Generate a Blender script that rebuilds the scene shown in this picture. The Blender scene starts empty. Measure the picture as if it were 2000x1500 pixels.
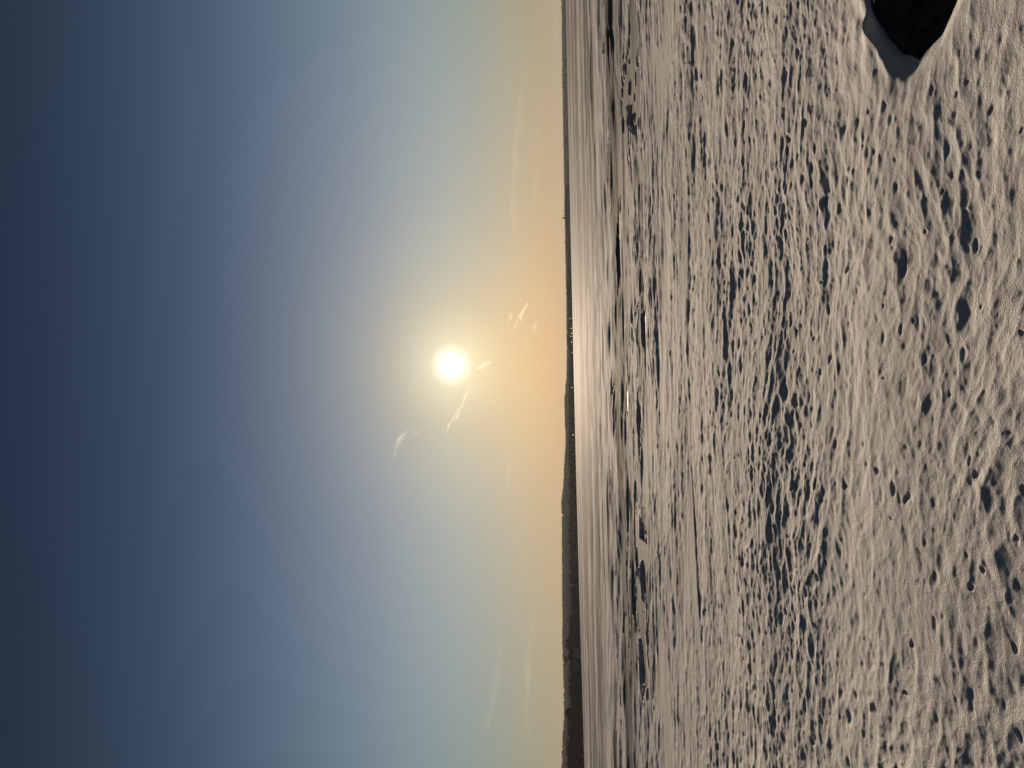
import bpy, bmesh, math, random
import numpy as np
from mathutils import Matrix, Vector

sc = bpy.context.scene
COL = sc.collection
random.seed(11)
RNG = np.random.default_rng(5)

# ------------------------------------------------------------------ camera
# The photograph is lying on its side: the world's up is the picture's left.
EYE = 3.0                                   # metres above the lake snow
FPX = 1455.0                                # focal length in pixels of a 2000-wide frame
PITCH = math.atan(118.8 / FPX)
ROLL = math.radians(1.2)
FW = Vector((0, math.cos(PITCH), math.sin(PITCH)))
UP0 = Vector((0, -math.sin(PITCH), math.cos(PITCH)))
RT0 = Vector((1, 0, 0))
UPC = math.cos(ROLL) * UP0 + math.sin(ROLL) * RT0
RTC = math.cos(ROLL) * RT0 - math.sin(ROLL) * UP0
cam_d = bpy.data.cameras.new('camera')
cam = bpy.data.objects.new('camera', cam_d)
COL.objects.link(cam)
mw = Matrix.Identity(4)
for i, v in enumerate((-UPC, RTC, -FW)):
    for k in range(3):
        mw[k][i] = v[k]
mw[2][3] = EYE
cam.matrix_world = mw
cam_d.sensor_width = 36.0
cam_d.lens = 36.0 * FPX / 2000.0
cam_d.clip_start = 0.05
cam_d.clip_end = 60000.0
sc.camera = cam


def ray(px, py):
    """direction of a point of the photograph (2000 x 1500)"""
    px, py = float(px), float(py)
    return FW - ((px - 1000) / FPX) * UPC - ((py - 750) / FPX) * RTC


def ground(px, py, z=0.0):
    d = ray(px, py)
    t = (z - EYE) / d.z
    return (d.x * t, d.y * t)


def azim(py):
    d = ray(1103 + 0.021 * py, py)
    return math.atan2(d.x, d.y)


# ------------------------------------------------------------------ exposure, world, sun
EXPOSURE = 0.6
vs = sc.view_settings
vs.view_transform = 'Standard'
vs.look = 'None'
vs.gamma = 1.0
vs.exposure = EXPOSURE
vs.use_curve_mapping = False

SUN_DIR = ray(882, 713).normalized()
SUN_EL = math.asin(SUN_DIR.z)
SUN_AZ = math.atan2(SUN_DIR.x, SUN_DIR.y)

world = bpy.data.worlds.new('World')
sc.world = world
world.use_nodes = True
nt = world.node_tree
N, L = nt.nodes, nt.links
bg = N['Background']
tc = N.new('ShaderNodeTexCoord')
nrm = N.new('ShaderNodeVectorMath'); nrm.operation = 'NORMALIZE'
L.new(tc.outputs['Generated'], nrm.inputs[0])
sep = N.new('ShaderNodeSeparateXYZ'); L.new(nrm.outputs[0], sep.inputs[0])


def wmath(op, a, b=None, c=None):
    n = N.new('ShaderNodeMath'); n.operation = op
    for i, v in enumerate((a, b, c)):
        if v is None:
            continue
        if isinstance(v, (int, float)):
            n.inputs[i].default_value = v
        else:
            L.new(v, n.inputs[i])
    return n.outputs[0]


elev = wmath('MULTIPLY', wmath('ARCSINE', sep.outputs['Z']), 180 / math.pi)
dot = N.new('ShaderNodeVectorMath'); dot.operation = 'DOT_PRODUCT'
L.new(nrm.outputs[0], dot.inputs[0]); dot.inputs[1].default_value = SUN_DIR
theta = wmath('MULTIPLY', wmath('ARCCOSINE', wmath('MINIMUM', dot.outputs['Value'], 1.0)), 180 / math.pi)

EK = [0.0, 1.5, 4.0, 7.0, 10.0, 15.0, 22.0, 30.0, 40.0, 60.0, 90.0]
EV = [[0.80, 0.500, 0.255], [0.78, 0.495, 0.252], [0.71, 0.545, 0.325], [0.57, 0.515, 0.392], [0.5117, 0.5077, 0.4243], [0.3391, 0.3614, 0.375], [0.160, 0.194, 0.246], [0.0640, 0.0900, 0.1350], [0.0235, 0.0370, 0.0640], [0.017, 0.030, 0.064], [0.014, 0.026, 0.062]]
TK = [1.6, 3.0, 5.0, 8.0, 12.0, 17.0, 24.0, 32.0, 45.0, 90.0, 180.0]
TV = [[1.62, 1.46, 1.14], [1.46, 1.31, 1.05], [1.2343, 1.1193, 0.9716], [1.04, 1.03, 1.02], [0.84, 0.89, 0.96], [0.71, 0.80, 0.92], [0.56, 0.69, 0.845], [0.435, 0.575, 0.69], [0.2238, 0.3119, 0.3213], [0.085, 0.1373, 0.1763], [0.042, 0.075, 0.1206]]


def ramp(val, ks, vals, scale, warp):
    """smooth colour curve of an angle (square-root axis, so that small angles get room)"""
    mx = ks[-1]
    fac = wmath('POWER', wmath('MAXIMUM', wmath('DIVIDE', val, mx), 0.0), warp)
    r = N.new('ShaderNodeValToRGB'); L.new(fac, r.inputs[0])
    cr = r.color_ramp; cr.interpolation = 'B_SPLINE'
    for i, (k, v) in enumerate(zip(ks, vals)):
        pos = (k / mx) ** warp
        if i == 0:
            e = cr.elements[0]; e.position = pos
        elif i == len(ks) - 1:
            e = cr.elements[-1]; e.position = pos
        else:
            e = cr.elements.new(pos)
        e.color = [c / scale for c in v] + [1]
    return r.outputs[0]


re_ = ramp(elev, EK, EV, 1.0, 0.5)
rt_ = ramp(theta, TK, TV, 2.0, 0.5)
mul = N.new('ShaderNodeVectorMath'); mul.operation = 'MULTIPLY'
L.new(re_, mul.inputs[0]); L.new(rt_, mul.inputs[1])
# clear-air component from the physical sky
sky = N.new('ShaderNodeTexSky'); sky.sky_type = 'NISHITA'; sky.sun_disc = False
sky.sun_elevation = SUN_EL; sky.sun_rotation = SUN_AZ
sky.air_density = 1.0; sky.dust_density = 0.5; sky.ozone_density = 2.0
# the sun's own disc with the bright ring of haze round it
th2 = wmath('MULTIPLY', theta, theta)
core = wmath('MULTIPLY', wmath('EXPONENT', wmath('MULTIPLY', th2, -2.2)), 2.2)
ring = N.new('ShaderNodeMapRange'); ring.interpolation_type = 'SMOOTHSTEP'
L.new(theta, ring.inputs[0])
ring.inputs[1].default_value = 1.8; ring.inputs[2].default_value = 1.3
ring.inputs[3].default_value = 0.0; ring.inputs[4].default_value = 0.10
aur = wmath('MULTIPLY', wmath('EXPONENT', wmath('MULTIPLY', theta, -0.55)), 0.30)
glow = wmath('ADD', wmath('ADD', core, ring.outputs[0]), aur)
gcol = N.new('ShaderNodeVectorMath'); gcol.operation = 'SCALE'
gcol.inputs[0].default_value = (1.0, 0.96, 0.86); L.new(glow, gcol.inputs['Scale'])


def vadd(a, b):
    n = N.new('ShaderNodeVectorMath'); n.operation = 'ADD'
    L.new(a, n.inputs[0]); L.new(b, n.inputs[1]); return n.outputs[0]


def vscale(a, s):
    n = N.new('ShaderNodeVectorMath'); n.operation = 'SCALE'
    L.new(a, n.inputs[0]); n.inputs['Scale'].default_value = s; return n.outputs[0]


total = vadd(vadd(vscale(mul.outputs[0], 2.0 * 0.97), gcol.outputs[0]), vscale(sky.outputs[0], 0.0012))
L.new(total, bg.inputs['Color'])
bg.inputs['Strength'].default_value = 1.0 / 2 ** EXPOSURE

sun_d = bpy.data.lights.new('sun', 'SUN')
sun_d.energy = 4.5
sun_d.angle = math.radians(4.0)      # thin haze round the sun softens the shadows
sun_d.color = (1.0, 0.78, 0.565)
sun = bpy.data.objects.new('sun', sun_d)
COL.objects.link(sun)
sun.rotation_euler = SUN_DIR.to_track_quat('Z', 'Y').to_euler()
sun.location = SUN_DIR * 500

cy = sc.cycles
cy.max_bounces = 6
cy.diffuse_bounces = 1
cy.glossy_bounces = 3
cy.transparent_max_bounces = 16
cy.volume_bounces = 1
cy.use_denoising = True
cy.use_adaptive_sampling = False
cy.sample_clamp_indirect = 4.0

# ------------------------------------------------------------------ helpers


def tag(o, label=None, cat=None, group=None, kind=None):
    if label: o['label'] = label
    if cat: o['category'] = cat
    if group: o['group'] = group
    if kind: o['kind'] = kind
    return o


def link(name, me, mat=None, parent=None, loc=None):
    o = bpy.data.objects.new(name, me)
    COL.objects.link(o)
    if mat is not None and len(me.materials) == 0:
        me.materials.append(mat)
    if parent is not None:
        o.parent = parent
    if loc is not None:
        o.location = loc
    return o


def empty(name, loc=(0, 0, 0), rz=0.0):
    o = bpy.data.objects.new(name, None)
    o.location = loc; o.rotation_euler = (0, 0, rz)
    o.empty_display_size = 0.3
    COL.objects.link(o)
    return o


def np_mesh(name, verts, quads=None, tris=None, smooth=False):
    me = bpy.data.meshes.new(name)
    verts = np.asarray(verts, dtype=np.float32)
    loops, starts, totals, s = [], [], [], 0
    for fa, k in ((quads, 4), (tris, 3)):
        if fa is None or len(fa) == 0:
            continue
        fa = np.asarray(fa, dtype=np.int32)
        loops.append(fa.ravel())
        starts.append(s + np.arange(len(fa), dtype=np.int32) * k)
        totals.append(np.full(len(fa), k, dtype=np.int32))
        s += len(fa) * k
    loops = np.concatenate(loops); starts = np.concatenate(starts); totals = np.concatenate(totals)
    me.vertices.add(len(verts)); me.vertices.foreach_set('co', verts.ravel())
    me.loops.add(len(loops)); me.loops.foreach_set('vertex_index', loops)
    me.polygons.add(len(starts))
    me.polygons.foreach_set('loop_start', starts)
    me.polygons.foreach_set('loop_total', totals)
    if smooth:
        me.polygons.foreach_set('use_smooth', np.ones(len(starts), dtype=bool))
    me.update(calc_edges=True)
    me.validate()
    return me


def hash2(ix, iy, seed):
    h = (ix.astype(np.int64) * 374761393 + iy.astype(np.int64) * 668265263 + seed * 1442695041) & 0xFFFFFFFF
    h = ((h ^ (h >> 13)) * 1274126177) & 0xFFFFFFFF
    h = ((h ^ (h >> 16)) * 2246822519) & 0xFFFFFFFF
    h = h ^ (h >> 15)
    return (h & 0xFFFFFF).astype(np.float64) / float(0xFFFFFF)


def gnoise(x, y, seed):
    """2-D gradient noise, about -1..1"""
    ix = np.floor(x); iy = np.floor(y)
    fx = x - ix; fy = y - iy
    u = fx * fx * fx * (fx * (fx * 6 - 15) + 10)
    v = fy * fy * fy * (fy * (fy * 6 - 15) + 10)

    def g(dx, dy):
        a = hash2(ix + dx, iy + dy, seed) * 2 * math.pi
        return np.cos(a) * (fx - dx) + np.sin(a) * (fy - dy)
    a = g(0, 0); b = g(1, 0); c = g(0, 1); d = g(1, 1)
    return 1.5 * ((a * (1 - u) + b * u) * (1 - v) + (c * (1 - u) + d * u) * v)


def sstep(a, b, x):
    t = np.clip((x - a) / (b - a), 0, 1)
    return t * t * (3 - 2 * t)


def cups(x, y, k, dmax, seed):
    """sun cups: parabolic hollows that meet in sharp crests (cell size 1)"""
    ix = np.floor(x); iy = np.floor(y)
    best = np.full(x.shape, 9.0)
    for dx in (-1, 0, 1):
        for dy in (-1, 0, 1):
            cx = ix + dx; cy_ = iy + dy
            px = cx + 0.1 + 0.8 * hash2(cx, cy_, seed)
            py = cy_ + 0.1 + 0.8 * hash2(cx, cy_, seed + 7)
            dep = hash2(cx, cy_, seed + 13) ** 2 * dmax
            best = np.minimum(best, k * ((x - px) ** 2 + (y - py) ** 2) - dep)
    return best


def pits(x, y, cell, prob, r0, r1, d0, d1, seed):
    """separate steep-walled little holes"""
    ix = np.floor(x / cell); iy = np.floor(y / cell)
    out = np.zeros(x.shape)
    for dx in (-1, 0, 1):
        for dy in (-1, 0, 1):
            cx = ix + dx; cy_ = iy + dy
            px = (cx + hash2(cx, cy_, seed)) * cell
            py = (cy_ + hash2(cx, cy_, seed + 1)) * cell
            on = hash2(cx, cy_, seed + 2) < prob
            h3 = hash2(cx, cy_, seed + 3)
            R = r0 + (r1 - r0) * h3 ** 2
            D = (d0 + (d1 - d0) * hash2(cx, cy_, seed + 4)) * (0.6 + 0.4 * h3)
            an = hash2(cx, cy_, seed + 5) * math.pi
            st = 1.0 + 0.7 * hash2(cx, cy_, seed + 6)
            ex = (x - px) * np.cos(an) + (y - py) * np.sin(an)
            ey = -(x - px) * np.sin(an) + (y - py) * np.cos(an)
            q = (ex / (R * st)) ** 2 + (ey / R) ** 2
            bowl = -D * np.clip(1 - q, 0, 1) ** 1.7
            out += np.where(on, bowl, 0)
    return out


def mat_nodes(name):
    m = bpy.data.materials.new(name)
    m.use_nodes = True
    return m, m.node_tree.nodes, m.node_tree.links, m.node_tree.nodes['Principled BSDF']


def noise_col(n, l, scale, c0, c1, detail=4, coord='Object', lo=0.35, hi=0.65, sx=(1, 1, 1)):
    t = n.new('ShaderNodeTexCoord'); mp = n.new('ShaderNodeMapping')
    mp.inputs['Scale'].default_value = sx
    l.new(t.outputs[coord], mp.inputs[0])
    no = n.new('ShaderNodeTexNoise'); no.inputs['Scale'].default_value = scale; no.inputs['Detail'].default_value = detail
    l.new(mp.outputs[0], no.inputs['Vector'])
    r = n.new('ShaderNodeValToRGB')
    r.color_ramp.elements[0].position = lo; r.color_ramp.elements[0].color = (*c0, 1)
    r.color_ramp.elements[1].position = hi; r.color_ramp.elements[1].color = (*c1, 1)
    l.new(no.outputs[0], r.inputs[0])
    return r.outputs[0], no.outputs[0], mp.outputs[0]


def simple_mat(name, c0, c1, scale=1.0, rough=0.9, spec=0.2, bump=0.0, sx=(1, 1, 1)):
    m, n, l, b = mat_nodes(name)
    col, fac, _ = noise_col(n, l, scale, c0, c1, sx=sx)
    l.new(col, b.inputs['Base Color'])
    b.inputs['Roughness'].default_value = rough
    b.inputs['Specular IOR Level'].default_value = spec
    if bump:
        bp = n.new('ShaderNodeBump'); bp.inputs['Strength'].default_value = 1.0
        bp.inputs['Distance'].default_value = bump
        l.new(fac, bp.inputs['Height']); l.new(bp.outputs[0], b.inputs['Normal'])
    return m


# ------------------------------------------------------------------ materials
# snow: nearly white, slightly uneven in dirt, with crystal grain in the relief
M_SNOW, n, l, b = mat_nodes('snow')
c1, f1, _ = noise_col(n, l, 0.25, (0.71, 0.715, 0.73), (0.77, 0.77, 0.77), detail=6)
# long grey lake streaks: wind-polished crust, plus painted-in shade of unmodelled far ridges
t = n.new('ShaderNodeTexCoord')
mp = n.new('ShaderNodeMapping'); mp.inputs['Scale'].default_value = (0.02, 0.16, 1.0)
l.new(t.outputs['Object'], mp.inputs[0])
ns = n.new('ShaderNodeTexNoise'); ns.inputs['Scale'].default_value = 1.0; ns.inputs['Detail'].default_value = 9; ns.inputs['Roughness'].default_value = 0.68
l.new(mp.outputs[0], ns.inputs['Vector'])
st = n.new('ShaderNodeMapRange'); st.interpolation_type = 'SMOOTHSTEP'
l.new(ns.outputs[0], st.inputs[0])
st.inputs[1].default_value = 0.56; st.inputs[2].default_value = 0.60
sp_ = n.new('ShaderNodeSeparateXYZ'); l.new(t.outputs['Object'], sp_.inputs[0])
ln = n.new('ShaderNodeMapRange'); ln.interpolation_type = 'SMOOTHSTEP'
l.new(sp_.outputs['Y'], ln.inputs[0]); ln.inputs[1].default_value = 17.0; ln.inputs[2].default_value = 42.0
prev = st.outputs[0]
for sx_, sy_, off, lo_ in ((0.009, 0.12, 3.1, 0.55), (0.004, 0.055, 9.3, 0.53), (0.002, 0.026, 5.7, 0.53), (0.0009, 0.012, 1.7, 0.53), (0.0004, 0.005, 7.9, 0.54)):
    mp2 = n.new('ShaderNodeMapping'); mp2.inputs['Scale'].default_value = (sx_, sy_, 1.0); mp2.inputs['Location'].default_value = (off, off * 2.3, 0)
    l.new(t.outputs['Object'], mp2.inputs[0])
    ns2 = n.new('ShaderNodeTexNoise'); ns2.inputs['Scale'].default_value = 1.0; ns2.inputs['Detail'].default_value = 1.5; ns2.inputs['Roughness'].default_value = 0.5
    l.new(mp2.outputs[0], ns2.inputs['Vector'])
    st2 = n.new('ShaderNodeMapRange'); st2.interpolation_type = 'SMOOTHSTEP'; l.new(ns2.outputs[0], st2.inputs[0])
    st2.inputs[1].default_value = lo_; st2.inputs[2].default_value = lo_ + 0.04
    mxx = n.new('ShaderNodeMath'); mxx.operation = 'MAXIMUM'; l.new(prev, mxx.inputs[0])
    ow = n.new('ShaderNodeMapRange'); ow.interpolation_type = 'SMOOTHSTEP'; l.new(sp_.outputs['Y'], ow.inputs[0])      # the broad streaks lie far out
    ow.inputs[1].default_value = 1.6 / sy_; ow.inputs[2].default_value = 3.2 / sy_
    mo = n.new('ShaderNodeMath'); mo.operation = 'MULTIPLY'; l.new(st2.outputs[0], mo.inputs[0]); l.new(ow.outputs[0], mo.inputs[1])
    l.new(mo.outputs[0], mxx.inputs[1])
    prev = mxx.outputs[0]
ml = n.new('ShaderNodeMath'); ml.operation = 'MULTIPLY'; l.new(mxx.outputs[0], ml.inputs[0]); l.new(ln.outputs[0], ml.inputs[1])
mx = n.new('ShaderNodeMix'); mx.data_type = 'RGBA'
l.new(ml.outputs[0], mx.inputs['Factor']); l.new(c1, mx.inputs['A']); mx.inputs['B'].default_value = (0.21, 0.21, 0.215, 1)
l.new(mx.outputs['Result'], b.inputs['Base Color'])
b.inputs['Roughness'].default_value = 0.9
b.inputs['Specular IOR Level'].default_value = 0.02
na = n.new('ShaderNodeTexNoise'); na.inputs['Scale'].default_value = 42.0; na.inputs['Detail'].default_value = 2; na.inputs['Roughness'].default_value = 0.6
nb = n.new('ShaderNodeTexNoise'); nb.inputs['Scale'].default_value = 120.0; nb.inputs['Detail'].default_value = 2
l.new(t.outputs['Object'], na.inputs['Vector']); l.new(t.outputs['Object'], nb.inputs['Vector'])
b1 = n.new('ShaderNodeBump'); b1.inputs['Strength'].default_value = 1.0; b1.inputs['Distance'].default_value = 0.0075
b2 = n.new('ShaderNodeBump'); b2.inputs['Strength'].default_value = 1.0; b2.inputs['Distance'].default_value = 0.008
l.new(na.outputs[0], b1.inputs['Height']); l.new(nb.outputs[0], b2.inputs['Height'])
l.new(b1.outputs[0], b2.inputs['Normal']); l.new(b2.outputs[0], b.inputs['Normal'])

# bare lake ice: grey, half glossy
M_ICE, n, l, b = mat_nodes('lake_ice')
c1, f1, mp = noise_col(n, l, 0.6, (0.20, 0.20, 0.195), (0.38, 0.375, 0.36), detail=6, sx=(0.35, 1, 1))
l.new(c1, b.inputs['Base Color'])
rr = n.new('ShaderNodeMapRange'); rr.inputs[3].default_value = 0.5; rr.inputs[4].default_value = 0.75
l.new(f1, rr.inputs[0]); l.new(rr.outputs[0], b.inputs['Roughness'])
b.inputs['IOR'].default_value = 1.31; b.inputs['Specular IOR Level'].default_value = 0.12
na = n.new('ShaderNodeTexNoise'); na.inputs['Scale'].default_value = 11.0; na.inputs['Detail'].default_value = 6
t = n.new('ShaderNodeTexCoord'); l.new(t.outputs['Object'], na.inputs['Vector'])
bp = n.new('ShaderNodeBump'); bp.inputs['Strength'].default_value = 1.0; bp.inputs['Distance'].default_value = 0.022
l.new(na.outputs[0], bp.inputs['Height']); l.new(bp.outputs[0], b.inputs['Normal'])

M_ROCK = simple_mat('dark_rock', (0.012, 0.012, 0.012), (0.055, 0.050, 0.045), scale=9.0, rough=0.85, spec=0.15, bump=0.02)
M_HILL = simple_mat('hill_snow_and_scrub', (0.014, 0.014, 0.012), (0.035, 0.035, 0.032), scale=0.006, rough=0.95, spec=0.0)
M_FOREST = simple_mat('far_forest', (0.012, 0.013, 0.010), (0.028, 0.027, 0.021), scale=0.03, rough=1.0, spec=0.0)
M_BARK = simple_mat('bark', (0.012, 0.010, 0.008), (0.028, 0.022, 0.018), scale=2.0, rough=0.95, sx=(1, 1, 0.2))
M_TWIG = simple_mat('bare_twigs', (0.010, 0.008, 0.006), (0.024, 0.019, 0.014), scale=0.6, rough=1.0, spec=0.0)
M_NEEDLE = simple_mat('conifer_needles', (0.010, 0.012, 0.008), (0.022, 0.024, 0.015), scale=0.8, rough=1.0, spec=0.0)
M_WALL = simple_mat('dark_cladding', (0.05, 0.042, 0.034), (0.075, 0.064, 0.052), scale=0.7, rough=0.9, sx=(1, 1, 6))
M_ROOF = simple_mat('grey_roof', (0.06, 0.06, 0.062), (0.10, 0.10, 0.10), scale=0.8, rough=0.8)
M_GLASS, n, l, b = mat_nodes('window_glass')
b.inputs['Base Color'].default_value = (0.02, 0.023, 0.026, 1); b.inputs['Roughness'].default_value = 0.08
M_TRIM = simple_mat('pale_trim', (0.30, 0.29, 0.27), (0.42, 0.41, 0.38), scale=1.5, rough=0.7)
M_METAL = simple_mat('grey_metal', (0.10, 0.10, 0.10), (0.16, 0.16, 0.16), scale=3.0, rough=0.5)
M_LAMP, n, l, b = mat_nodes('lit_lamp')
b.inputs['Base Color'].default_value = (0.9, 0.7, 0.45, 1)
b.inputs['Emission Color'].default_value = (1.0, 0.62, 0.28, 1); b.inputs['Emission Strength'].default_value = 8.0

# ------------------------------------------------------------------ the lake snow
# rim of the scoured hollow with the boulder (world plan)
HOLLOW_NEAR = [ground(*p) for p in ((1855, 0), (1842, 30), (1828, 62), (1812, 80), (1800, 93), (1785, 112))]
HOLLOW_FAR = [ground(*p) for p in ((1776, 119), (1760, 97), (1747, 62), (1741, 25), (1738, 0))]
xe = HOLLOW_FAR[-1]
HOLLOW = HOLLOW_NEAR + HOLLOW_FAR + [(xe[0] + 0.45, xe[1] + 0.02), (xe[0] + 0.85, xe[1] - 0.25), (xe[0] + 0.95, xe[1] - 0.75), (xe[0] + 0.5, HOLLOW_NEAR[0][1] - 0.1)]


def seg_dist(x, y, pts, closed):
    d = np.full(x.shape, 1e9)
    k = len(pts)
    for i in range(k if closed else k - 1):
        ax, ay = pts[i]; bx, by = pts[(i + 1) % k]
        ux, uy = bx - ax, by - ay
        t = np.clip(((x - ax) * ux + (y - ay) * uy) / (ux * ux + uy * uy), 0, 1)
        d = np.minimum(d, np.hypot(x - ax - t * ux, y - ay - t * uy))
    return d


def in_poly(x, y, pts):
    ins = np.zeros(x.shape, dtype=bool)
    k = len(pts)
    for i in range(k):
        ax, ay = pts[i]; bx, by = pts[(i + 1) % k]
        c = ((ay > y) != (by > y)) & (x < (bx - ax) * (y - ay) / (by - ay + 1e-12) + ax)
        ins ^= c
    return ins


# little steps (drift edges) facing the camera, from the photograph: (points, height)
SCARPS = [
    ([(1184, -60), (1184, 60), (1182, 128)], 0.16),
    ([(1178, 196), (1180, 245)], 0.10),
    ([(1200, -60), (1201, 70)], 0.10),
    ([(1219, 40), (1218, 145)], 0.10),
    ([(1265, 350), (1262, 420), (1256, 490), (1251, 580), (1240, 640), (1232, 670)], 0.10),
    ([(1166, 470), (1165, 590), (1162, 690)], 0.13),
    ([(1210, 930), (1211, 1060), (1209, 1130)], 0.16),
    ([(1210, 1130), (1212, 1190), (1210, 1290)], 0.12),
    ([(1193, 1330), (1194, 1400)], 0.12),
    ([(1215, 1400), (1215, 1480), (1216, 1560)], 0.13),
    ([(1198, 745), (1197, 800), (1199, 880)], 0.07),
    ([(1325, 140), (1322, 180), (1319, 215)], 0.05),
    ([(1435, 90), (1430, 130), (1427, 200)], 0.05),
    ([(1380, 1150), (1372, 1200), (1366, 1245)], 0.05),
    ([(1310, 985), (1300, 1050), (1282, 1100)], 0.045),
]
# windows of bare ice: (px, py, half px, half py)
ICE = [(1197, 20, 3.5, 130), (1222, 175, 9, 75), (1238, 60, 8, 170), (1244, 190, 6, 110), (1232, 130, 6, 200),
       (1228, 1140, 3, 130), (1250, 1190, 10, 95), (1246, 1040, 6, 120), (1258, 1090, 5, 110),
       (1258, 645, 4, 50), (1236, 660, 2, 36), (1250, 820, 3, 90), (1199, 765, 2, 40), (1176, 650, 1.2, 22),
       (1210, 470, 3, 120), (1190, 330, 2.5, 120), (1224, 780, 1.6, 40), (1258, 1290, 6, 80), (1222, 1240, 3, 60)]


def snow_height(x, y, sp):
    """height of the snow; sp = local mesh spacing, finer waves than it are left out"""
    r = np.hypot(x, y)

    def keep(lam):
        return sstep(0.9, 2.2, lam / sp)
    ca, sa = math.cos(0.20), math.sin(0.20)
    wx = x + 0.25 * gnoise(x / 1.7, y / 1.7, 91)
    wy = y + 0.25 * gnoise(x / 1.7, y / 1.7, 92)
    u = wx * ca - wy * sa                      # along the crests
    v = wx * sa + wy * ca                      # across them
    patch = 0.5 + 0.5 * gnoise(x / 3.1, y / 2.3, 31)
    band = sstep(6.2, 10.8, r + 1.4 * gnoise(x / 2.6, y / 2.2, 32))
    rough = (0.50 + 0.46 * band) * (0.42 + 1.05 * patch)
    h = np.zeros(x.shape)
    # long swells and drifts
    h += 0.115 * gnoise(x / 7.5, y / 4.4, 1) * sstep(3, 9, r)
    h += 0.12 * sstep(7.4, 12.8, r + 1.4 * gnoise(x / 4.0, y / 4.0, 8))     # the shore bank ends, the lake lies a little higher
    h += 0.042 * gnoise(u / 3.6, v / 1.7, 2) * keep(1.7) * (0.7 + 0.3 * band)
    h += 0.0085 * gnoise(u / 1.5, v / 0.8, 3) * keep(0.8) * (0.45 + 0.55 * band)
    h += 0.0040 * gnoise(u / 0.62, v / 0.36, 4) * rough * keep(0.36)
    h += 0.0030 * gnoise(u / 0.27, v / 0.17, 5) * rough * keep(0.17)
    h += 0.0036 * gnoise(u / 0.125, v / 0.085, 6) * (0.15 + 0.85 * rough) * keep(0.085)
    h += 0.0026 * gnoise(u / 0.065, v / 0.046, 7) * (0.5 + 0.5 * band) * keep(0.046)
    # sun cups with sharp crests
    h += cups(u / 0.40, v / 0.27, 0.030, 0.014, 40) * rough * keep(0.27)
    h += cups(u / 0.20, v / 0.13, 0.015, 0.008, 60) * rough * keep(0.13)
    # pits, in loose clusters
    near = r < 34
    if near.any():
        xn, yn = x[near], y[near]
        xn = xn + 0.022 * gnoise(xn / 0.09, yn / 0.09, 75) + 0.03 * gnoise(xn / 0.22, yn / 0.22, 77)
        yn = yn + 0.018 * gnoise(xn / 0.09, yn / 0.09, 76) + 0.03 * gnoise(xn / 0.22, yn / 0.22, 78)
        cl = gnoise(xn / 1.9, yn / 1.5, 71)
        pt = pits(xn, yn, 0.5, 0.42, 0.042, 0.080, 0.012, 0.034, 200) * sstep(-0.25, 0.25, cl)
        pt += pits(xn + 3.3, yn + 1.7, 0.36, 0.3, 0.03, 0.075, 0.006, 0.018, 300)
        pt += 1.0 * pits(xn + 7.1, yn + 5.3, 0.27, 0.85, 0.07, 0.15, 0.003, 0.0115, 400)
        pt += 1.0 * pits(xn + 1.9, yn + 8.8, 0.15, 0.8, 0.035, 0.08, 0.0015, 0.0055, 500)
        h[near] += pt * keep(0.16)[near] * (1 - sstep(16, 30, r[near]) * 0.5)
    # wind-cut ridges farther out
    far = 0.35 * sstep(11, 15, r) + 0.65 * sstep(15, 27, r)
    for lam, amp, sd in ((0.25, 0.015, 9), (0.45, 0.028, 10), (0.8, 0.054, 11), (1.5, 0.085, 12), (3.0, 0.11, 13), (6, 0.14, 14), (14, 0.22, 15), (36, 0.42, 16), (90, 0.7, 17)):
        if lam < 1:
            g = far
        elif lam < 3:
            g = sstep(20, 42, r)
        else:
            g = sstep(28, 55, r) if lam < 30 else sstep(2.2 * lam, 5 * lam, r)
        nz = gnoise(x / (lam * 3.2), y / lam, sd)
        h += amp * (nz * 0.8 + 0.25 - 0.6 * np.abs(gnoise(x / (lam * 2.6), y / (lam * 0.8), sd + 50))) * g * keep(lam)
    # the lake ice is flat: troughs bottom out on it
    fl = 0.085
    h = np.where(r > 19, fl + 0.02 * np.logaddexp(0, np.clip((h - fl) / 0.02, -40, 40)) * (h < 0.5) + (h >= 0.5) * (h - fl), h)
    # drift edges
    for pts, hh in SCARPS:
        W = [ground(*p, 0.12) for p in pts]
        W.sort()
        xs = np.array([p[0] for p in W]); ys = np.array([p[1] for p in W])
        span = xs[-1] - xs[0]
        sel = (x > xs[0] - 0.2 * span) & (x < xs[-1] + 0.2 * span) & (np.abs(y - ys.mean()) < 30)
        if not sel.any():
            continue
        xx, yy = x[sel], y[sel]
        y0 = np.interp(xx, xs, ys) + 0.012 * ys.mean() * gnoise(xx / (0.14 * span) + 3, yy * 0 + 1.5, 77)
        win = sstep(0, 0.18, (xx - xs[0]) / span + 0.1) * sstep(0, 0.18, 1.1 - (xx - xs[0]) / span)
        dy = yy - y0
        w = 0.002 * ys.mean()
        Lb = 0.09 * ys.mean()
        h[sel] += 0.4 * hh * win * (0.7 + 0.6 * gnoise(xx / (0.08 * span), yy * 0 + 4.5, 79)) * sstep(-w, w, dy) * np.exp(-np.clip(dy, 0, None) / Lb)
    # bare ice
    ice = np.full(x.shape, -1.0)
    for px, py, hx, hy in ICE:
        if not 500 < py < 850:
            hx *= 1.6
        c = ground(px, py, 0.12); a0 = ground(px, py - hy, 0.12); a1 = ground(px - hx, py, 0.12); a2 = ground(px + hx, py, 0.12)
        rx = abs(a0[0] - c[0]); ry = abs(a1[1] - a2[1]) / 2
        q = ((x - c[0]) / rx) ** 2 + ((y - c[1]) / ry) ** 2
        ice = np.maximum(ice, 1.0 - np.sqrt(q))
    ice = ice + 0.35 * gnoise(x / 2.2, y / 0.8, 21) + 0.25 * gnoise(x / 0.7, y / 0.35, 22)
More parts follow.
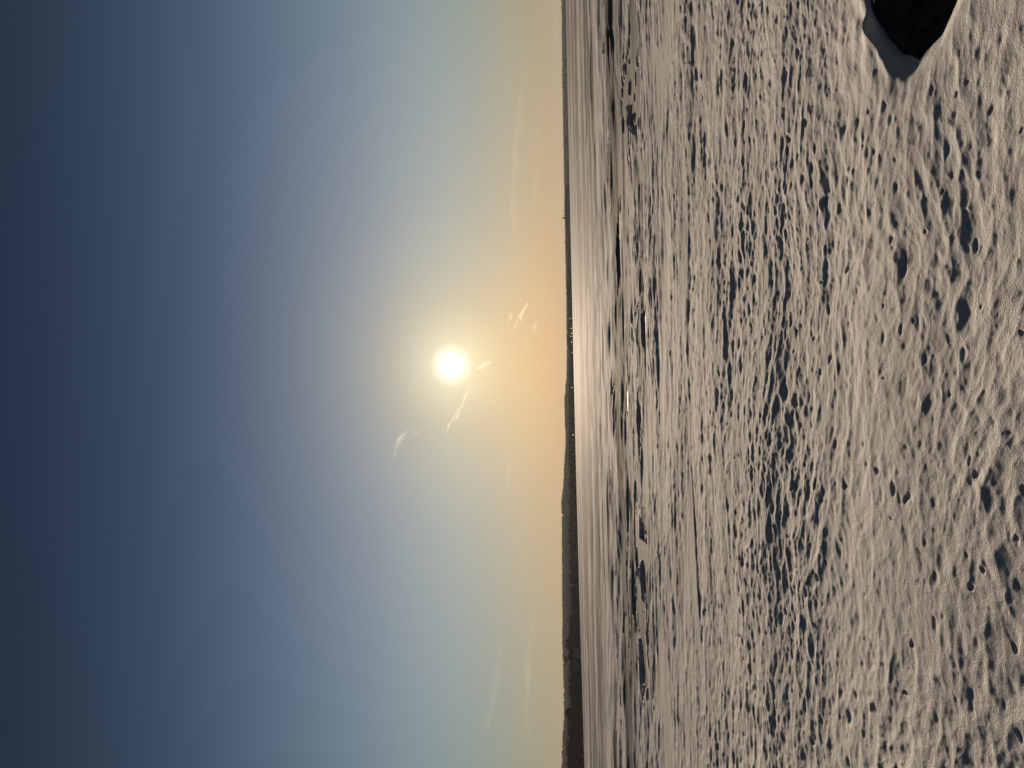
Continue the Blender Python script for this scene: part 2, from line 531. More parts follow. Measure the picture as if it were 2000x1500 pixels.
    streak = gnoise(x / 9.0, y / 2.4, 23) + 0.5 * gnoise(x / 3.0, y / 1.1, 24)
    sk = sstep(0.72, 0.95, streak) * sstep(26, 34, r) * (1 - sstep(42, 100, r))
    dep = sstep(0.45, 0.8, np.maximum(sstep(0.0, 0.45, ice), sk)) * (1 - sstep(100, 130, r))
    h = h * (1 - 0.9 * dep) - 0.0 * dep
    # hollow round the boulder
    nb_ = (np.abs(x - 4.0) < 3.0) & (np.abs(y - 6.2) < 3.0)
    if nb_.any():
        xx, yy = x[nb_], y[nb_]
        d = seg_dist(xx, yy, HOLLOW, True)
        s = np.where(in_poly(xx, yy, HOLLOW), -d, d)
        s = s + 0.015 * gnoise(xx / 0.3, yy / 0.3, 81)
        df = seg_dist(xx, yy, HOLLOW_FAR + [(xe[0] + 0.45, xe[1] + 0.02)], False)
        behind = yy > np.interp(xx, [p[0] for p in HOLLOW_FAR], [p[1] for p in HOLLOW_FAR])
        tip = HOLLOW_FAR[0][0]
        fade = sstep(tip - 0.25, tip + 0.6, xx)
        # drift piled up behind the far rim: steep on the near side, long on the far side
        edge = 0.22 + 0.03 * gnoise(xx / 0.45, yy / 0.5, 85)
        lump = np.where(behind, sstep(-0.02, 1.0, df / edge) * np.exp(-np.clip(df - edge, 0, None) / 0.6), 0) * 0.17
        lump *= fade * (0.85 + 0.3 * gnoise(xx / 0.3, yy / 0.3, 83))
        hol = -0.62 * sstep(0.03, -0.16, s) - 0.05 * sstep(0.22, 0.0, s)
        base = h[nb_]
        damp = (1 - 0.7 * sstep(0.5, 0.1, df) * behind) * (1 - 0.9 * sstep(0.42, 0.05, np.abs(s)))
        h[nb_] = base * damp + lump + hol + 0.007 * gnoise(xx / 0.16, yy / 0.12, 86) * sstep(0.5, 0.2, df)
    return h


ts = np.concatenate([np.linspace(9.0, 0.95, 14)[:-1], np.linspace(0.95, 0.62, 40)[:-1], np.linspace(0.62, 0.32, 300)[:-1], np.linspace(0.32, 0.12, 330)[:-1],
                     np.linspace(0.12, 0.03, 255)[:-1], np.linspace(0.03, 0.006, 60)[:-1], np.geomspace(0.006, 0.0004, 26)])
rs = EYE / ts
tmax = 0.69
azd = np.arctan(np.linspace(-tmax, tmax, 1140))
aze = np.linspace(azd[-1], 2 * math.pi + azd[0], 70)[1:-1]
az = np.concatenate([azd, aze])
nr, nc = len(rs), len(az)
RR, AA = np.meshgrid(rs, az, indexing='ij')
X = RR * np.sin(AA); Y = RR * np.cos(AA)
dr = np.abs(np.gradient(rs))
daz = np.concatenate([np.full(len(azd), 2 * tmax / 1140), np.full(len(aze), aze[1] - aze[0])])
SP = np.maximum(dr[:, None] * 0.8, RR * daz[None, :])
Z = snow_height(X.ravel(), Y.ravel(), SP.ravel())
V = np.stack([X.ravel(), Y.ravel(), Z], 1)
I = np.arange(nr * nc).reshape(nr, nc)
a = I[:-1, :]; b_ = I[1:, :]
J = np.roll(np.arange(nc), -1)
quads = np.stack([a.ravel(), a[:, J].ravel(), b_[:, J].ravel(), b_.ravel()], 1)
# close the middle under the camera
V = np.concatenate([V, [[0, 0, float(Z[:nc].mean())]]])
ctr = len(V) - 1
tri = np.stack([np.full(nc, ctr), I[0, J], I[0, :]], 1)
me = np_mesh('snow', V, quads, tri, smooth=True)
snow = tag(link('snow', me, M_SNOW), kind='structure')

# the ice sheet below it
bm = bmesh.new()
ring = []
for rr_ in (0, 20, 60, 140, 400):
    ring.append([bm.verts.new((rr_ * math.sin(k * math.pi / 24), rr_ * math.cos(k * math.pi / 24), 0.062)) for k in range(48)] if rr_ else None)
c0 = bm.verts.new((0, 12, -1.2))
ring[0] = None
r1 = ring[1]
for q in range(1, 4):
    for k in range(48):
        bm.faces.new((ring[q][k], ring[q][(k + 1) % 48], ring[q + 1][(k + 1) % 48], ring[q + 1][k]))
bm.verts.remove(c0)
me = bpy.data.meshes.new('lake_ice'); bm.to_mesh(me); bm.free()
ice_o = tag(link('ice', me, M_ICE), kind='structure')

# ------------------------------------------------------------------ boulder in the hollow


def lumpy_rock(name, size, seed, sub=4, mat=M_ROCK):
    bm = bmesh.new()
    bmesh.ops.create_icosphere(bm, subdivisions=sub, radius=1.0)
    rnd = random.Random(seed)
    planes = []
    for k in range(16):
        d = Vector((rnd.gauss(0, 1), rnd.gauss(0, 1), rnd.gauss(0, 1))).normalized()
        planes.append((d, rnd.uniform(0.72, 0.95)))
    from mathutils import noise
    for vtx in bm.verts:
        p = vtx.co.copy()
        for d, o in planes:
            e = p.dot(d) - o
            if e > 0:
                p -= d * e * 0.9
        p += p.normalized() * (0.06 * noise.noise(p * 2.3 + Vector((seed, 0, 0))) + 0.03 * noise.noise(p * 6.1) + 0.012 * noise.noise(p * 15))
        vtx.co = Vector((p.x * size[0], p.y * size[1], p.z * size[2]))
    me = bpy.data.meshes.new(name); bm.to_mesh(me); bm.free()
    me.materials.append(mat)
    for pl in me.polygons:
        pl.use_smooth = True
    return me


fx = [p[0] for p in HOLLOW_FAR]; fy = [p[1] for p in HOLLOW_FAR]
bo = link('boulder', lumpy_rock('boulder', (1.32, 0.50, 0.44), 4))
bo.location = (fx[-1] - 0.08, fy[-1] - 0.07, -0.33)
bo.rotation_euler = (0.1, 0.0, math.atan2(fy[-1] - fy[0], fx[-1] - fx[0]))
tag(bo, 'black bare boulder in a scoured hollow of the snow, at the photo\'s top edge', 'boulder')

# ------------------------------------------------------------------ far shore
SH_Y = [-420, -100, 0, 360, 740, 1120, 1300, 1500, 1600, 1950]
SH_D = [3100, 3050, 3000, 2500, 1900, 1150, 860, 690, 620, 520]


def shore_dist(py):
    return float(np.interp(py, SH_Y, SH_D))


HL_Y = [-420, -200, 0, 100, 190, 380, 600, 700, 740, 780, 860, 900, 950, 980, 1010, 1120, 1200, 1250, 1300, 1350, 1400, 1450, 1500, 1700, 1950]
HL_P = [3, 4, 4, 5.2, 6.3, 6.5, 7.5, 8.5, 10, 15, 14, 17, 20, 24, 23.5, 25, 25, 26.2, 25, 24, 24, 27.5, 28.5, 27, 24]


def ridge_px(py):
    return np.interp(py, HL_Y, HL_P)


def hill_z(py, d):
    """terrain behind the shore; py = column of the photograph, d = distance"""
    s = np.interp(py, SH_Y, SH_D)
    Dr = s + 2900.0
    zr = ridge_px(py) / FPX * Dr
    tt = np.clip((d - s) / (Dr - s), 0, 1)
    z = zr * (0.06 * sstep(0.0, 0.03, tt) + 0.94 * sstep(0.2, 1.0, tt) ** 1.1)
    z = np.where(d > Dr, zr * (1 - sstep(Dr, Dr + 1600, d)), z)
    return z


pyg = np.linspace(-420, 1950, 420)
azg = np.array([azim(p) for p in pyg])
tg = np.concatenate([np.linspace(0, 0.1, 10)[:-1], np.linspace(0.1, 1.0, 46)[:-1], np.linspace(1.0, 1.56, 14)])
PY, TT = np.meshgrid(pyg, tg, indexing='ij')
S = np.interp(PY, SH_Y, SH_D)
D = S - 4 + TT * 2900.0
AZ = np.interp(PY, pyg, azg)
X = D * np.sin(AZ); Y = D * np.cos(AZ)
Zh = hill_z(PY, D) + (3.0 * gnoise(X / 260, Y / 260, 501) + 1.2 * gnoise(X / 90, Y / 90, 502)) * sstep(0.2, 0.5, TT)
Zh = np.where(TT < 0.001, -0.8, Zh + 0.9)
I = np.arange(Zh.size).reshape(Zh.shape)
quads = np.stack([I[:-1, :-1].ravel(), I[:-1, 1:].ravel(), I[1:, 1:].ravel(), I[1:, :-1].ravel()], 1)
me = np_mesh('hills', np.stack([X.ravel(), Y.ravel(), Zh.ravel()], 1), quads, smooth=True)
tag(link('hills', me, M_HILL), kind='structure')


def hill_at(py, d):
    s = shore_dist(py)
    a_ = float(np.interp(py, pyg, azg))
    x, y = d * math.sin(a_), d * math.cos(a_)
    z = float(hill_z(np.array([py]), np.array([d]))[0]) + 0.9
    g1 = float(gnoise(np.array([x / 260]), np.array([y / 260]), 501)[0]); g2 = float(gnoise(np.array([x / 90]), np.array([y / 90]), 502)[0])
    tt = (d - s) / 2900.0
    z += (3.0 * g1 + 1.2 * g2) * float(sstep(0.2, 0.5, np.array(tt)))
    return x, y, z


def hill_arr(py, d):
    s = np.interp(py, SH_Y, SH_D); a_ = np.interp(py, pyg, azg)
    x = d * np.sin(a_); y = d * np.cos(a_)
    tt = (d - s) / 2900.0
    z = hill_z(py, d) + 0.9 + (3.0 * gnoise(x / 260, y / 260, 501) + 1.2 * gnoise(x / 90, y / 90, 502)) * sstep(0.2, 0.5, tt)
    return x, y, z


def crowns(name, px, py, pz, hh, ww, seed, mat):
    """many far tree crowns in one mesh: ragged spindles, 4 rings of 5"""
    rng = np.random.default_rng(seed)
    k = len(px)
    lev = np.array([0.0, 0.25, 0.55, 0.82]); rad = np.array([0.55, 1.0, 0.78, 0.36])
    vs_ = np.zeros((k, 4 * 5 + 1, 3))
    for q in range(4):
        for j in range(5):
            an = j * 2 * math.pi / 5 + rng.uniform(0, 1.2, k)
            rr = rad[q] * ww * rng.uniform(0.6, 1.25, k)
            vs_[:, q * 5 + j, 0] = px + rr * np.cos(an)
            vs_[:, q * 5 + j, 1] = py + rr * np.sin(an)
            vs_[:, q * 5 + j, 2] = pz - 1.0 + (lev[q] + rng.uniform(-0.06, 0.06, k)) * hh
    vs_[:, 20, 0] = px + rng.normal(0, 0.15, k) * ww; vs_[:, 20, 1] = py; vs_[:, 20, 2] = pz - 1 + hh
    fq, ft = [], []
    for q in range(3):
        for j in range(5):
            fq.append((q * 5 + j, q * 5 + (j + 1) % 5, (q + 1) * 5 + (j + 1) % 5, (q + 1) * 5 + j))
    for j in range(5):
        ft.append((15 + j, 15 + (j + 1) % 5, 20))
    off = (np.arange(k) * 21)[:, None, None]
    me = np_mesh(name, vs_.reshape(-1, 3), (np.array(fq)[None] + off).reshape(-1, 4), (np.array(ft)[None] + off).reshape(-1, 3))
    return link(name, me, mat)


# wood on the long hill behind
k = 10000
py_ = RNG.uniform(-380, 1900, k); tt_ = 0.22 + 0.82 * RNG.uniform(0, 1, k) ** 0.8
d_ = np.interp(py_, SH_Y, SH_D) + tt_ * 2900
x_, y_, z_ = hill_arr(py_, d_)
gap = gnoise(x_ / 420, y_ / 300, 601) + 0.5 * gnoise(x_ / 150, y_ / 120, 602)
keep_ = (gap < 0.55) | (tt_ > 0.8)
x_, y_, z_ = x_[keep_], y_[keep_], z_[keep_]
hh = RNG.uniform(7, 13, len(x_)); ww = RNG.uniform(4, 8, len(x_))
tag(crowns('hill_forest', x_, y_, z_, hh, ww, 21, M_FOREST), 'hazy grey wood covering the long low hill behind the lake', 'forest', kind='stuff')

# wood along the far shore
k = 5200
py_ = RNG.uniform(362, 1130, k); tt_ = RNG.uniform(0.003, 0.11, k)
d_ = np.interp(py_, SH_Y, SH_D) + tt_ * 2900
x_, y_, z_ = hill_arr(py_, d_)
gap = gnoise(py_ / 26, tt_ * 0 + 3.3, 611) + 0.6 * gnoise(py_ / 8, tt_ * 0 + 7.3, 612)
thin = sstep(820, 900, py_) * sstep(0.03, 0.05, tt_)
keep_ = RNG.uniform(0, 1, k) > thin
x_, y_, z_, py2, gap = x_[keep_], y_[keep_], z_[keep_], py_[keep_], gap[keep_]
hh = RNG.uniform(8, 13, len(x_)) * (1.0 + 0.28 * gap) + 3.0 * sstep(480, 420, py2)
ww = RNG.uniform(3.0, 5.5, len(x_))
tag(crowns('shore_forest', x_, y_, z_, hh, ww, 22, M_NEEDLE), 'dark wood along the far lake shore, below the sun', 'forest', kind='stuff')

# ------------------------------------------------------------------ single trees on the nearer shore


def tube(bm, p0, p1, r0, r1, k=5):
    d = (p1 - p0).normalized()
    a_ = d.orthogonal().normalized(); b2_ = d.cross(a_)
    A, B = [], []
    for j in range(k):
        t = 2 * math.pi * j / k
        o = a_ * math.cos(t) + b2_ * math.sin(t)
        A.append(bm.verts.new(p0 + o * r0)); B.append(bm.verts.new(p1 + o * r1))
    for j in range(k):
        bm.faces.new((A[j], A[(j + 1) % k], B[(j + 1) % k], B[j]))


def leafy_tree(seed, h, w):
    """bare broad tree: trunk with limbs, crown of twig sprays"""
    rnd = random.Random(seed)
    bt = bmesh.new(); bc = bmesh.new()
    tube(bt, Vector((0, 0, -0.5)), Vector((rnd.uniform(-.2, .2), 0, h * 0.45)), 0.24, 0.17, 7)
    tube(bt, Vector((0, 0, h * 0.44)), Vector((rnd.uniform(-.4, .4), 0, h * 0.85)), 0.17, 0.05, 6)
    tips = []
    for k in range(11):
        z0 = h * rnd.uniform(0.22, 0.6); an = rnd.uniform(0, 6.28)
        ln = w * rnd.uniform(0.45, 0.85)
        p0 = Vector((0, 0, z0)); p1 = p0 + Vector((math.cos(an) * ln, math.sin(an) * ln, h * rnd.uniform(0.12, 0.33)))
        tube(bt, p0, p1, 0.10, 0.035, 5)
        tips += [p1, p0.lerp(p1, 0.65)]
    tips += [Vector((0, 0, h * 0.86)), Vector((0.3, 0, h * 0.7))]
    for c in tips:
        cr = w * rnd.uniform(0.25, 0.45)
        for k in range(34):
            o = Vector((rnd.gauss(0, 1), rnd.gauss(0, 1), rnd.gauss(0, 0.8))).normalized() * cr * rnd.uniform(0.15, 1.1) ** 0.7
            p = c + o
            if p.z > h: p.z = h - rnd.uniform(0, 0.4)
            s = rnd.uniform(0.22, 0.5)
            d1 = Vector((rnd.gauss(0, 1), rnd.gauss(0, 1), rnd.gauss(0, 1))).normalized() * s
            d2 = d1.orthogonal().normalized() * s * 0.7
            vv = [bc.verts.new(p + d1), bc.verts.new(p - d1 * 0.5 + d2), bc.verts.new(p - d1 * 0.5 - d2)]
            bc.faces.new(vv)
    mt = bpy.data.meshes.new('trunk'); bt.to_mesh(mt); bt.free(); mt.materials.append(M_BARK)
    mc = bpy.data.meshes.new('crown'); bc.to_mesh(mc); bc.free(); mc.materials.append(M_TWIG)
    return mt, mc


def conifer(seed, h, w):
    rnd = random.Random(seed)
    bt = bmesh.new(); bc = bmesh.new()
    tube(bt, Vector((0, 0, -0.5)), Vector((0, 0, h * 0.97)), 0.2, 0.03, 7)
    z = h * 0.14
    while z < h * 0.97:
        f = 1 - (z - h * 0.14) / (h * 0.86)
        for k in range(9):
            an = rnd.uniform(0, 6.28); ln = w * (f ** 0.85 + 0.05) * rnd.uniform(0.7, 1.15)
            dv = Vector((math.cos(an), math.sin(an), -0.28)); sd = Vector((-math.sin(an), math.cos(an), 0))
            p0 = Vector((0, 0, z)); p1 = p0 + dv * ln
            wd = ln * 0.3 + 0.1
            mid = p0.lerp(p1, 0.55)
            vv = [bc.verts.new(q) for q in (p0 + Vector((0, 0, 0.15)), mid + sd * wd, p1, mid - sd * wd)]
            bc.faces.new(vv)
            lo = bc.verts.new(mid + Vector((0, 0, -0.55 * wd - 0.2)))
            bc.faces.new((vv[0], vv[2], lo))
        z += h * 0.045
    mt = bpy.data.meshes.new('trunk'); bt.to_mesh(mt); bt.free(); mt.materials.append(M_BARK)
    mc = bpy.data.meshes.new('crown'); bc.to_mesh(mc); bc.free(); mc.materials.append(M_NEEDLE)
    return mt, mc


LEAFY = [leafy_tree(100 + q, 10.0, w_) for q, w_ in enumerate((2.7, 3.2, 3.7, 2.4))]
CONI = [conifer(200 + q, 10.0, w_) for q, w_ in enumerate((1.7, 2.1, 1.45))]


def shore_tree(kind, py, back, h, label, group, wide=1.0):
    d = shore_dist(py) + back
    x, y, z = hill_at(py, d)
    mt, mc = random.choice(LEAFY if kind == 'broad' else CONI)
    t_ = empty('bare_tree' if kind == 'broad' else 'conifer_tree', (x, y, z - 0.3), random.uniform(0, 6.28))
    s = (1.18 + 0.3 * float(sstep(1180, 1260, np.array(float(py))))) * h / 10.0
    t_.scale = (s * wide, s * wide, s)
    link('trunk', mt, parent=t_); link('crown', mc, parent=t_)
    tag(t_, label, 'tree', group)
    return t_


# the ones that stand out: (kind, py, back, height, width, label)
STANDOUT = [
    ('broad', 1492, 12, 10.5, 1.2, 'dark bare tree nearest the photo\'s bottom edge on the far shore'),
    ('broad', 1478, 8, 9.6, 1.15, 'low broad bare shore tree, second from the photo\'s bottom edge'),
    ('broad', 1466, 20, 9.2, 1.2, 'rounded bare shore tree between the bottom-edge pair and the paler tree'),
    ('broad', 1452, 45, 9.8, 0.9, 'paler thin tree behind the gap in the near shore trees'),
    ('broad', 1434, 10, 9.8, 1.25, 'wide round-topped bare tree just below the notch in the near shore wood'),
    ('broad', 1415, 8, 10.6, 1.1, 'black rounded shore tree leaning over a small pale snow gap'),
    ('broad', 1397, 24, 12.2, 1.1, 'tall thin-topped bare tree, tallest of the near shore trees'),
    ('broad', 1390, 14, 12.0, 1.0, 'tall dense bare tree beside the tallest near shore tree'),
    ('broad', 1284, 30, 12.5, 1.0, 'rounded tree rising behind the roof of the lakeside building'),
    ('broad', 1262, 26, 13.0, 1.1, 'dense dark tree against the upper end of the lakeside building'),
    ('broad', 1251, 22, 12.6, 1.3, 'broad dark tree next above the lakeside building'),
]
for kd, py, back, h, wd, lab in STANDOUT:
    shore_tree(kd, py, back, h, lab, 'trees on the nearer shore', wd)
# the serrated row of conifers beside the mast
for q in range(16):
    py = 1322 + q * 3.6 + random.uniform(-1, 1)
    shore_tree('conifer', py, random.uniform(8, 40), random.uniform(8.5, 11.5) - 0.06 * abs(py - 1345), 'pointed conifer in the serrated row beside the mast', 'conifers beside the mast', 1.15)
SEG = [(1095, 1180, 'at the far end of the nearer shore wood'),
       (1180, 1250, 'in the shore wood next above the lakeside building'),
       (1250, 1318, 'behind the lakeside building'),
       (1318, 1385, 'among the conifers by the mast'),
       (1385, 1440, 'under the tallest trees of the nearer shore'),
       (1440, 1570, 'in the shore wood at the photo\'s bottom edge')]
for q in range(150):
    py = random.uniform(1095, 1565)
    seg = next(c for a_, b2, c in SEG if a_ <= py < b2)
    back = random.uniform(34, 60) if 1258 < py < 1316 else random.uniform(5, 50)
    h = random.uniform(7.5, 10.0) * (1.0 + 0.3 * max(0, (1250 - py)) / 150)
    if 1258 < py < 1316: h *= 0.85
    if 1380 < py < 1388: h *= 0.7
    kd = 'broad' if random.random() < 0.7 else 'conifer'
    wrd = 'small dark bare tree ' if kd == 'broad' else 'small dark conifer '
    shore_tree(kd, py, back, h, wrd + seg, ('bare trees ' if kd == 'broad' else 'conifers ') + seg, random.uniform(1.0, 1.5))

# brush under the near shore trees
k = 1500
py_ = RNG.uniform(1085, 1600, k); d_ = np.interp(py_, SH_Y, SH_D) + RNG.uniform(2, 70, k)
x_, y_, z_ = hill_arr(py_, d_)
tag(crowns('shore_brush', x_, y_, z_, RNG.uniform(4.0, 8.0, k), RNG.uniform(1.6, 3.0, k), 23, M_TWIG), 'dark brush filling the ground under the nearer shore trees', 'brush', kind='stuff')
# taller single trees on the skyline of the far shore
for py, h, lab in ((404, 17, 'small tree poking above the far shore wood, uppermost of the skyline group'),
                   (412, 16, 'thin tree poking above the far shore wood, middle of the skyline group'),
                   (420, 18, 'bushy tree poking above the far shore wood beside the rounded one'),
                   (426, 21, 'rounded tree standing highest above the far shore wood'),
                   (473, 16, 'low bushy tree poking above the far shore wood, apart from the others')):
    shore_tree('broad', py, 60, h + 1, lab, 'trees on the far skyline', 0.75)

# ------------------------------------------------------------------ lakeside building, mast, jetty, lamps


def box_mesh(name, sx, sy, sz, mat, bev=0.0):
    bm = bmesh.new()
    bmesh.ops.create_cube(bm, size=1.0)
    for v in bm.verts:
        v.co = Vector((v.co.x * sx, v.co.y * sy, (v.co.z + 0.5) * sz))
    if bev:
        bmesh.ops.bevel(bm, geom=bm.edges[:], offset=bev, segments=1, affect='EDGES')
    me = bpy.data.meshes.new(name); bm.to_mesh(me); bm.free(); me.materials.append(mat)
    return me


PB = 1288
db = shore_dist(PB) + 14
xb, yb, zb = hill_at(PB, db)
ang = math.atan2(xb, yb)
bld = empty('lakeside_building', (xb, yb, zb - 0.4), -ang)
BW, BD, BH = 24.0, 10.0, 6.6
tag(bld, 'long dark two-storey building with a window grid among the nearer shore trees', 'building')
link('wall', box_mesh('wall', BW, BD, BH, M_WALL), parent=bld)
bm = bmesh.new()
pr = [bm.verts.new(p) for p in ((-BW / 2 - .5, -BD / 2 - .6, BH + .01), (BW / 2 + .5, -BD / 2 - .6, BH + .01), (BW / 2 + .5, BD / 2 + .6, BH + .01), (-BW / 2 - .5, BD / 2 + .6, BH + .01), (-BW / 2 - .5, 0, BH + 1.7), (BW / 2 + .5, 0, BH + 1.7))]
for f_ in ((0, 1, 5, 4), (2, 3, 4, 5), (1, 2, 5), (3, 0, 4), (3, 2, 1, 0)):
    bm.faces.new([pr[q] for q in f_])
me = bpy.data.meshes.new('roof'); bm.to_mesh(me); bm.free()
roof = link('roof', me, M_ROOF, bld)
link('chimney', box_mesh('chimney', 1.0, 1.0, 2.2, M_WALL), parent=roof, loc=(5.0, 0.3, BH + 0.9))
wf = box_mesh('window', 1.5, 0.12, 1.5, M_TRIM); wp = box_mesh('pane', 1.2, 0.06, 1.2, M_GLASS)
for fl in range(2):
    for q in range(9):
        o = link('window', wf, parent=bld, loc=(-BW / 2 + 1.7 + q * 2.57, -BD / 2 - 0.06, 1.1 + fl * 2.9))
        link('pane', wp, parent=o, loc=(0, -0.05, 0.15))
o = link('door', box_mesh('door', 1.3, 0.1, 2.1, M_TRIM), parent=bld, loc=(0.3, -BD / 2 - 0.05, 0.4))

x, y, z = hill_at(1340, shore_dist(1340) + 16)
mast = empty('mast', (x, y, z - 0.5))
tag(mast, 'thin bare mast rising above the shore conifers', 'mast')
bm = bmesh.new(); tube(bm, Vector((0, 0, 0)), Vector((0, 0, 15)), 0.22, 0.10, 8)
me = bpy.data.meshes.new('pole'); bm.to_mesh(me); bm.free(); link('pole', me, M_METAL, mast)
link('crossbar', box_mesh('crossbar', 2.2, 0.15, 0.15, M_METAL), parent=mast, loc=(0, 0, 11.2))

x, y, z = hill_at(1292, shore_dist(1292) - 3)
jet = empty('jetty', (x, y, 0.0), -math.atan2(x, y))
tag(jet, 'low snowy jetty on the ice in front of the lakeside building', 'jetty')
link('deck', box_mesh('deck', 13.0, 2.2, 0.3, M_TRIM), parent=jet, loc=(0, 0, 0.8))
bm = bmesh.new(); tube(bm, Vector((0, 0, -0.4)), Vector((0, 0, 1.7)), 0.16, 0.16, 8)
pm = bpy.data.meshes.new('post'); bm.to_mesh(pm); bm.free(); pm.materials.append(M_BARK)
for q in range(6):
    link('post', pm, parent=jet, loc=(-6 + q * 2.4, -1.2, 0)); 

bm = bmesh.new(); tube(bm, Vector((0, 0, 0)), Vector((0, 0, 5.5)), 0.14, 0.09, 8)
pm = bpy.data.meshes.new('lamp_post'); bm.to_mesh(pm); bm.free(); pm.materials.append(M_METAL)
bm = bmesh.new(); bmesh.ops.create_icosphere(bm, subdivisions=2, radius=0.55)
for v in bm.verts: v.co.z *= 0.8
hm = bpy.data.meshes.new('lamp_head'); bm.to_mesh(hm); bm.free(); hm.materials.append(M_LAMP)
LAMPS = [(622, 1.5, 'brightest of the lit lamps on the dark far shore'), (641, 0.75, 'dim lit lamp next below the brightest far shore lamp'),
         (651, 1.0, 'lit lamp on the far shore, upper of the middle pair'), (657, 0.9, 'lit lamp on the far shore, lower of the middle pair'),
         (668, 1.0, 'lit lamp on the far shore just below the middle pair'), (689, 0.95, 'lit lamp low on the far shore at the waterline'),
         (757, 1.0, 'lit lamp on the far shore straight below the sun'), (849, 0.75, 'lit lamp alone on the far shore beyond the green hill')]
for q, (py, s, lab) in enumerate(LAMPS):
    x, y, z = hill_at(py, shore_dist(py) - 1.0)
    lp = empty('street_lamp', (x, y, 0.2)); lp.scale = (s, s, 1.0)
    tag(lp, lab, 'street lamp', 'lit lamps along the far shore')
    link('lamp_post', pm, parent=lp); link('lamp_head', hm, parent=lp, loc=(0, -0.6, 5.6 - (q % 3) * 1.2))

# ------------------------------------------------------------------ the air
bm = bmesh.new(); bmesh.ops.create_cube(bm, size=1.0)
for v in bm.verts:
    v.co = Vector((v.co.x * 17400, v.co.y * 17400, -2.0 if v.co.z < 0 else 118.0))
me = bpy.data.meshes.new('haze'); bm.to_mesh(me); bm.free()
M_HAZE = bpy.data.materials.new('haze'); M_HAZE.use_nodes = True
n = M_HAZE.node_tree.nodes; l = M_HAZE.node_tree.links
n.remove(n['Principled BSDF'])
pv = n.new('ShaderNodeVolumePrincipled')
pv.inputs['Color'].default_value = (0.86, 0.95, 1.0, 1)
pv.inputs['Density'].default_value = 0.47e-4
pv.inputs['Anisotropy'].default_value = 0.0
l.new(pv.outputs[0], n['Material Output'].inputs['Volume'])
tag(link('haze', me, M_HAZE), 'thin pale winter haze over the frozen lake', 'haze', kind='stuff')

# ------------------------------------------------------------------ wisps of cloud
CL_D = 11000.0


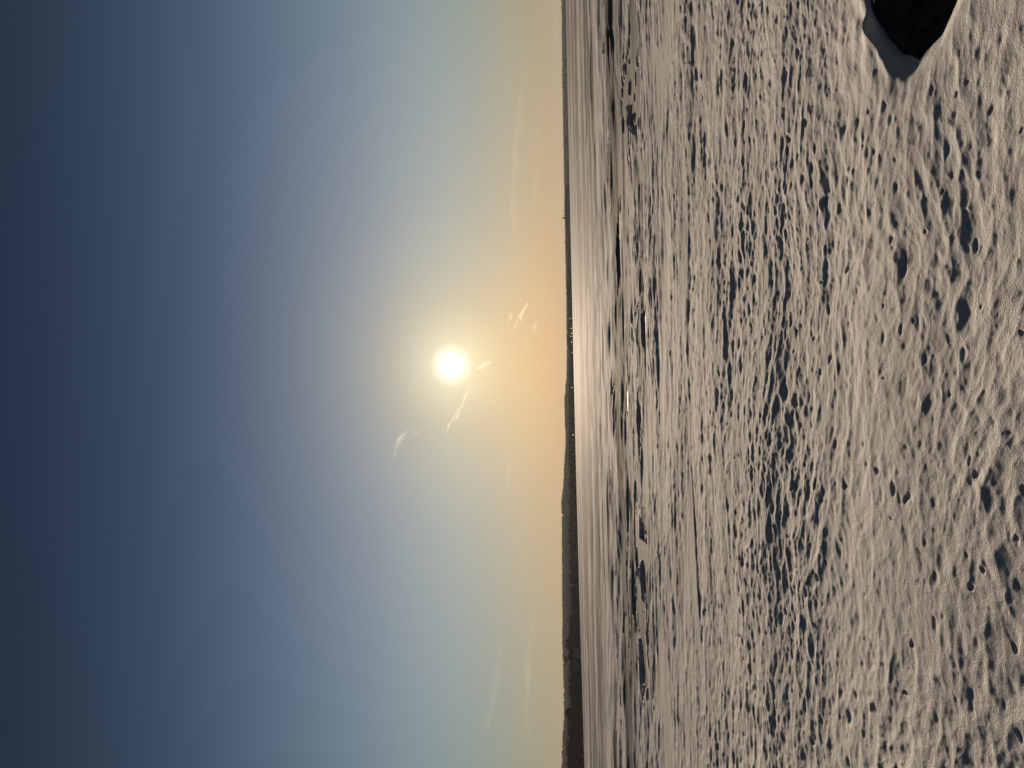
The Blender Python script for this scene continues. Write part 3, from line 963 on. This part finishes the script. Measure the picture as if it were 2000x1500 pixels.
def cloud(pts, width, dens, label, seed, stretch=3.0, thr=0.46, soft=0.2, group='wisps of cloud round the sun'):
    """soft body swept along points of the sky, filled with streaky vapour"""
    P = []
    for px, py in pts:
        d = ray(px, py); P.append(d * (CL_D / d.y) + Vector((0, 0, EYE)))
    c = sum(P, Vector()) / len(P)
    P = [p - c for p in P]
    Q = []
    for i in range(len(P) - 1):
        for k in range(5):
            Q.append(P[i].lerp(P[i + 1], k / 5))
    Q.append(P[-1])
    w = width * CL_D / FPX
    bm = bmesh.new(); rings = []
    for i, q in enumerate(Q):
        t = i / (len(Q) - 1)
        tg_ = (Q[min(i + 1, len(Q) - 1)] - Q[max(i - 1, 0)]).normalized()
        s1 = Vector((0, 1, 0)); s2 = tg_.cross(s1).normalized()
        rr = w * (0.12 + math.sin(math.pi * min(max(t, 0.02), 0.98)) ** 0.6)
        rings.append([bm.verts.new(q + (s1 * math.cos(a_) + s2 * math.sin(a_)) * rr) for a_ in [k * math.pi / 5 for k in range(10)]])
    for i in range(len(rings) - 1):
        for k in range(10):
            bm.faces.new((rings[i][k], rings[i][(k + 1) % 10], rings[i + 1][(k + 1) % 10], rings[i + 1][k]))
    bm.faces.new(rings[0][::-1]); bm.faces.new(rings[-1])
    bmesh.ops.recalc_face_normals(bm, faces=bm.faces[:])
    me = bpy.data.meshes.new('cloud'); bm.to_mesh(me); bm.free()
    m = bpy.data.materials.new('cloud_vapour'); m.use_nodes = True
    n = m.node_tree.nodes; l = m.node_tree.links
    n.remove(n['Principled BSDF'])
    tc_ = n.new('ShaderNodeTexCoord'); mp_ = n.new('ShaderNodeMapping')
    ax = (P[-1] - P[0]).normalized()
    an = math.atan2(ax.z, ax.x)
    mp_.vector_type = 'TEXTURE'
    mp_.inputs['Rotation'].default_value = (0, -an, 0)
    mp_.inputs['Scale'].default_value = (w * 2.0 * stretch, w * 1.6, w * 1.0)
    mp_.inputs['Location'].default_value = (seed * 37.0, 0, 0)
    l.new(tc_.outputs['Object'], mp_.inputs[0])
    no = n.new('ShaderNodeTexNoise'); no.inputs['Scale'].default_value = 1.0; no.inputs['Detail'].default_value = 6; no.inputs['Roughness'].default_value = 0.62
    no.inputs['Distortion'].default_value = 0.6
    l.new(mp_.outputs[0], no.inputs['Vector'])
    mr = n.new('ShaderNodeMapRange'); mr.interpolation_type = 'SMOOTHSTEP'
    mr.inputs[1].default_value = thr; mr.inputs[2].default_value = thr + soft; mr.inputs[3].default_value = 0.0; mr.inputs[4].default_value = dens
    l.new(no.outputs[0], mr.inputs[0])
    vsn = n.new('ShaderNodeVolumeScatter'); vsn.inputs['Anisotropy'].default_value = 0.35
    vsn.inputs['Color'].default_value = (1, 0.92, 0.76, 1)
    l.new(mr.outputs[0], vsn.inputs['Density']); l.new(vsn.outputs[0], n['Material Output'].inputs['Volume'])
    o = link('cloud', me, m, loc=c)
    tag(o, label, 'cloud', group)
    return o


cloud([(914, 758), (904, 788), (893, 808), (880, 830), (872, 846)], 4.6, 0.01596, 'bright golden cloud streak just below the sun in the photo', 3)
cloud([(930, 722), (941, 716), (953, 710), (962, 700)], 5.5, 0.01710, 'small ragged golden cloud puff between the sun and the horizon', 5, 1.6)
cloud([(1030, 590), (1022, 610), (1014, 626), (1003, 646)], 4.5, 0.01938, 'slanting golden cloud wisp, longer arm of the tick-shaped pair', 7)
cloud([(1003, 608), (995, 622), (988, 642)], 4.5, 0.01368, 'short faint cloud wisp, shorter arm of the tick-shaped pair', 9)
cloud([(816, 848), (800, 842), (786, 850), (776, 872), (766, 896)], 6, 0.00627, 'pale soft cloud wisp farthest out from the horizon', 12)
cloud([(1048, 628), (1044, 640), (1042, 655)], 4, 0.01026, 'tiny faint cloud wisp nearest the horizon', 15, 1.6)
BAND = 'faint long cloud bands low over the horizon'
cloud([(1046, 1180), (1038, 1230), (1031, 1290), (1030, 1360), (1032, 1450)], 8, 0.00053, 'long faint cloud band above the left-hand hill, nearest its crest', 18, 4, 0.38, 0.3, BAND)
cloud([(985, 1220), (972, 1300), (962, 1370), (945, 1430), (938, 1480)], 9, 0.00040, 'fainter cloud band higher over the hill near the bottom edge', 20, 4, 0.38, 0.3, BAND)
cloud([(998, 850), (1000, 890), (993, 940), (992, 1000)], 7, 0.00040, 'short faint cloud band low over the far wood', 22, 4, 0.38, 0.3, BAND)
cloud([(1022, 100), (1018, 200), (1010, 300), (1004, 400), (1000, 480)], 9, 0.00040, 'long faint cloud band near the top edge of the photo, farther from the horizon', 24, 4, 0.36, 0.3, BAND)
cloud([(1055, 190), (1050, 280), (1046, 360), (1042, 400)], 7, 0.00040, 'faint cloud band near the top edge of the photo, closer to the horizon', 26, 4, 0.36, 0.3, BAND)
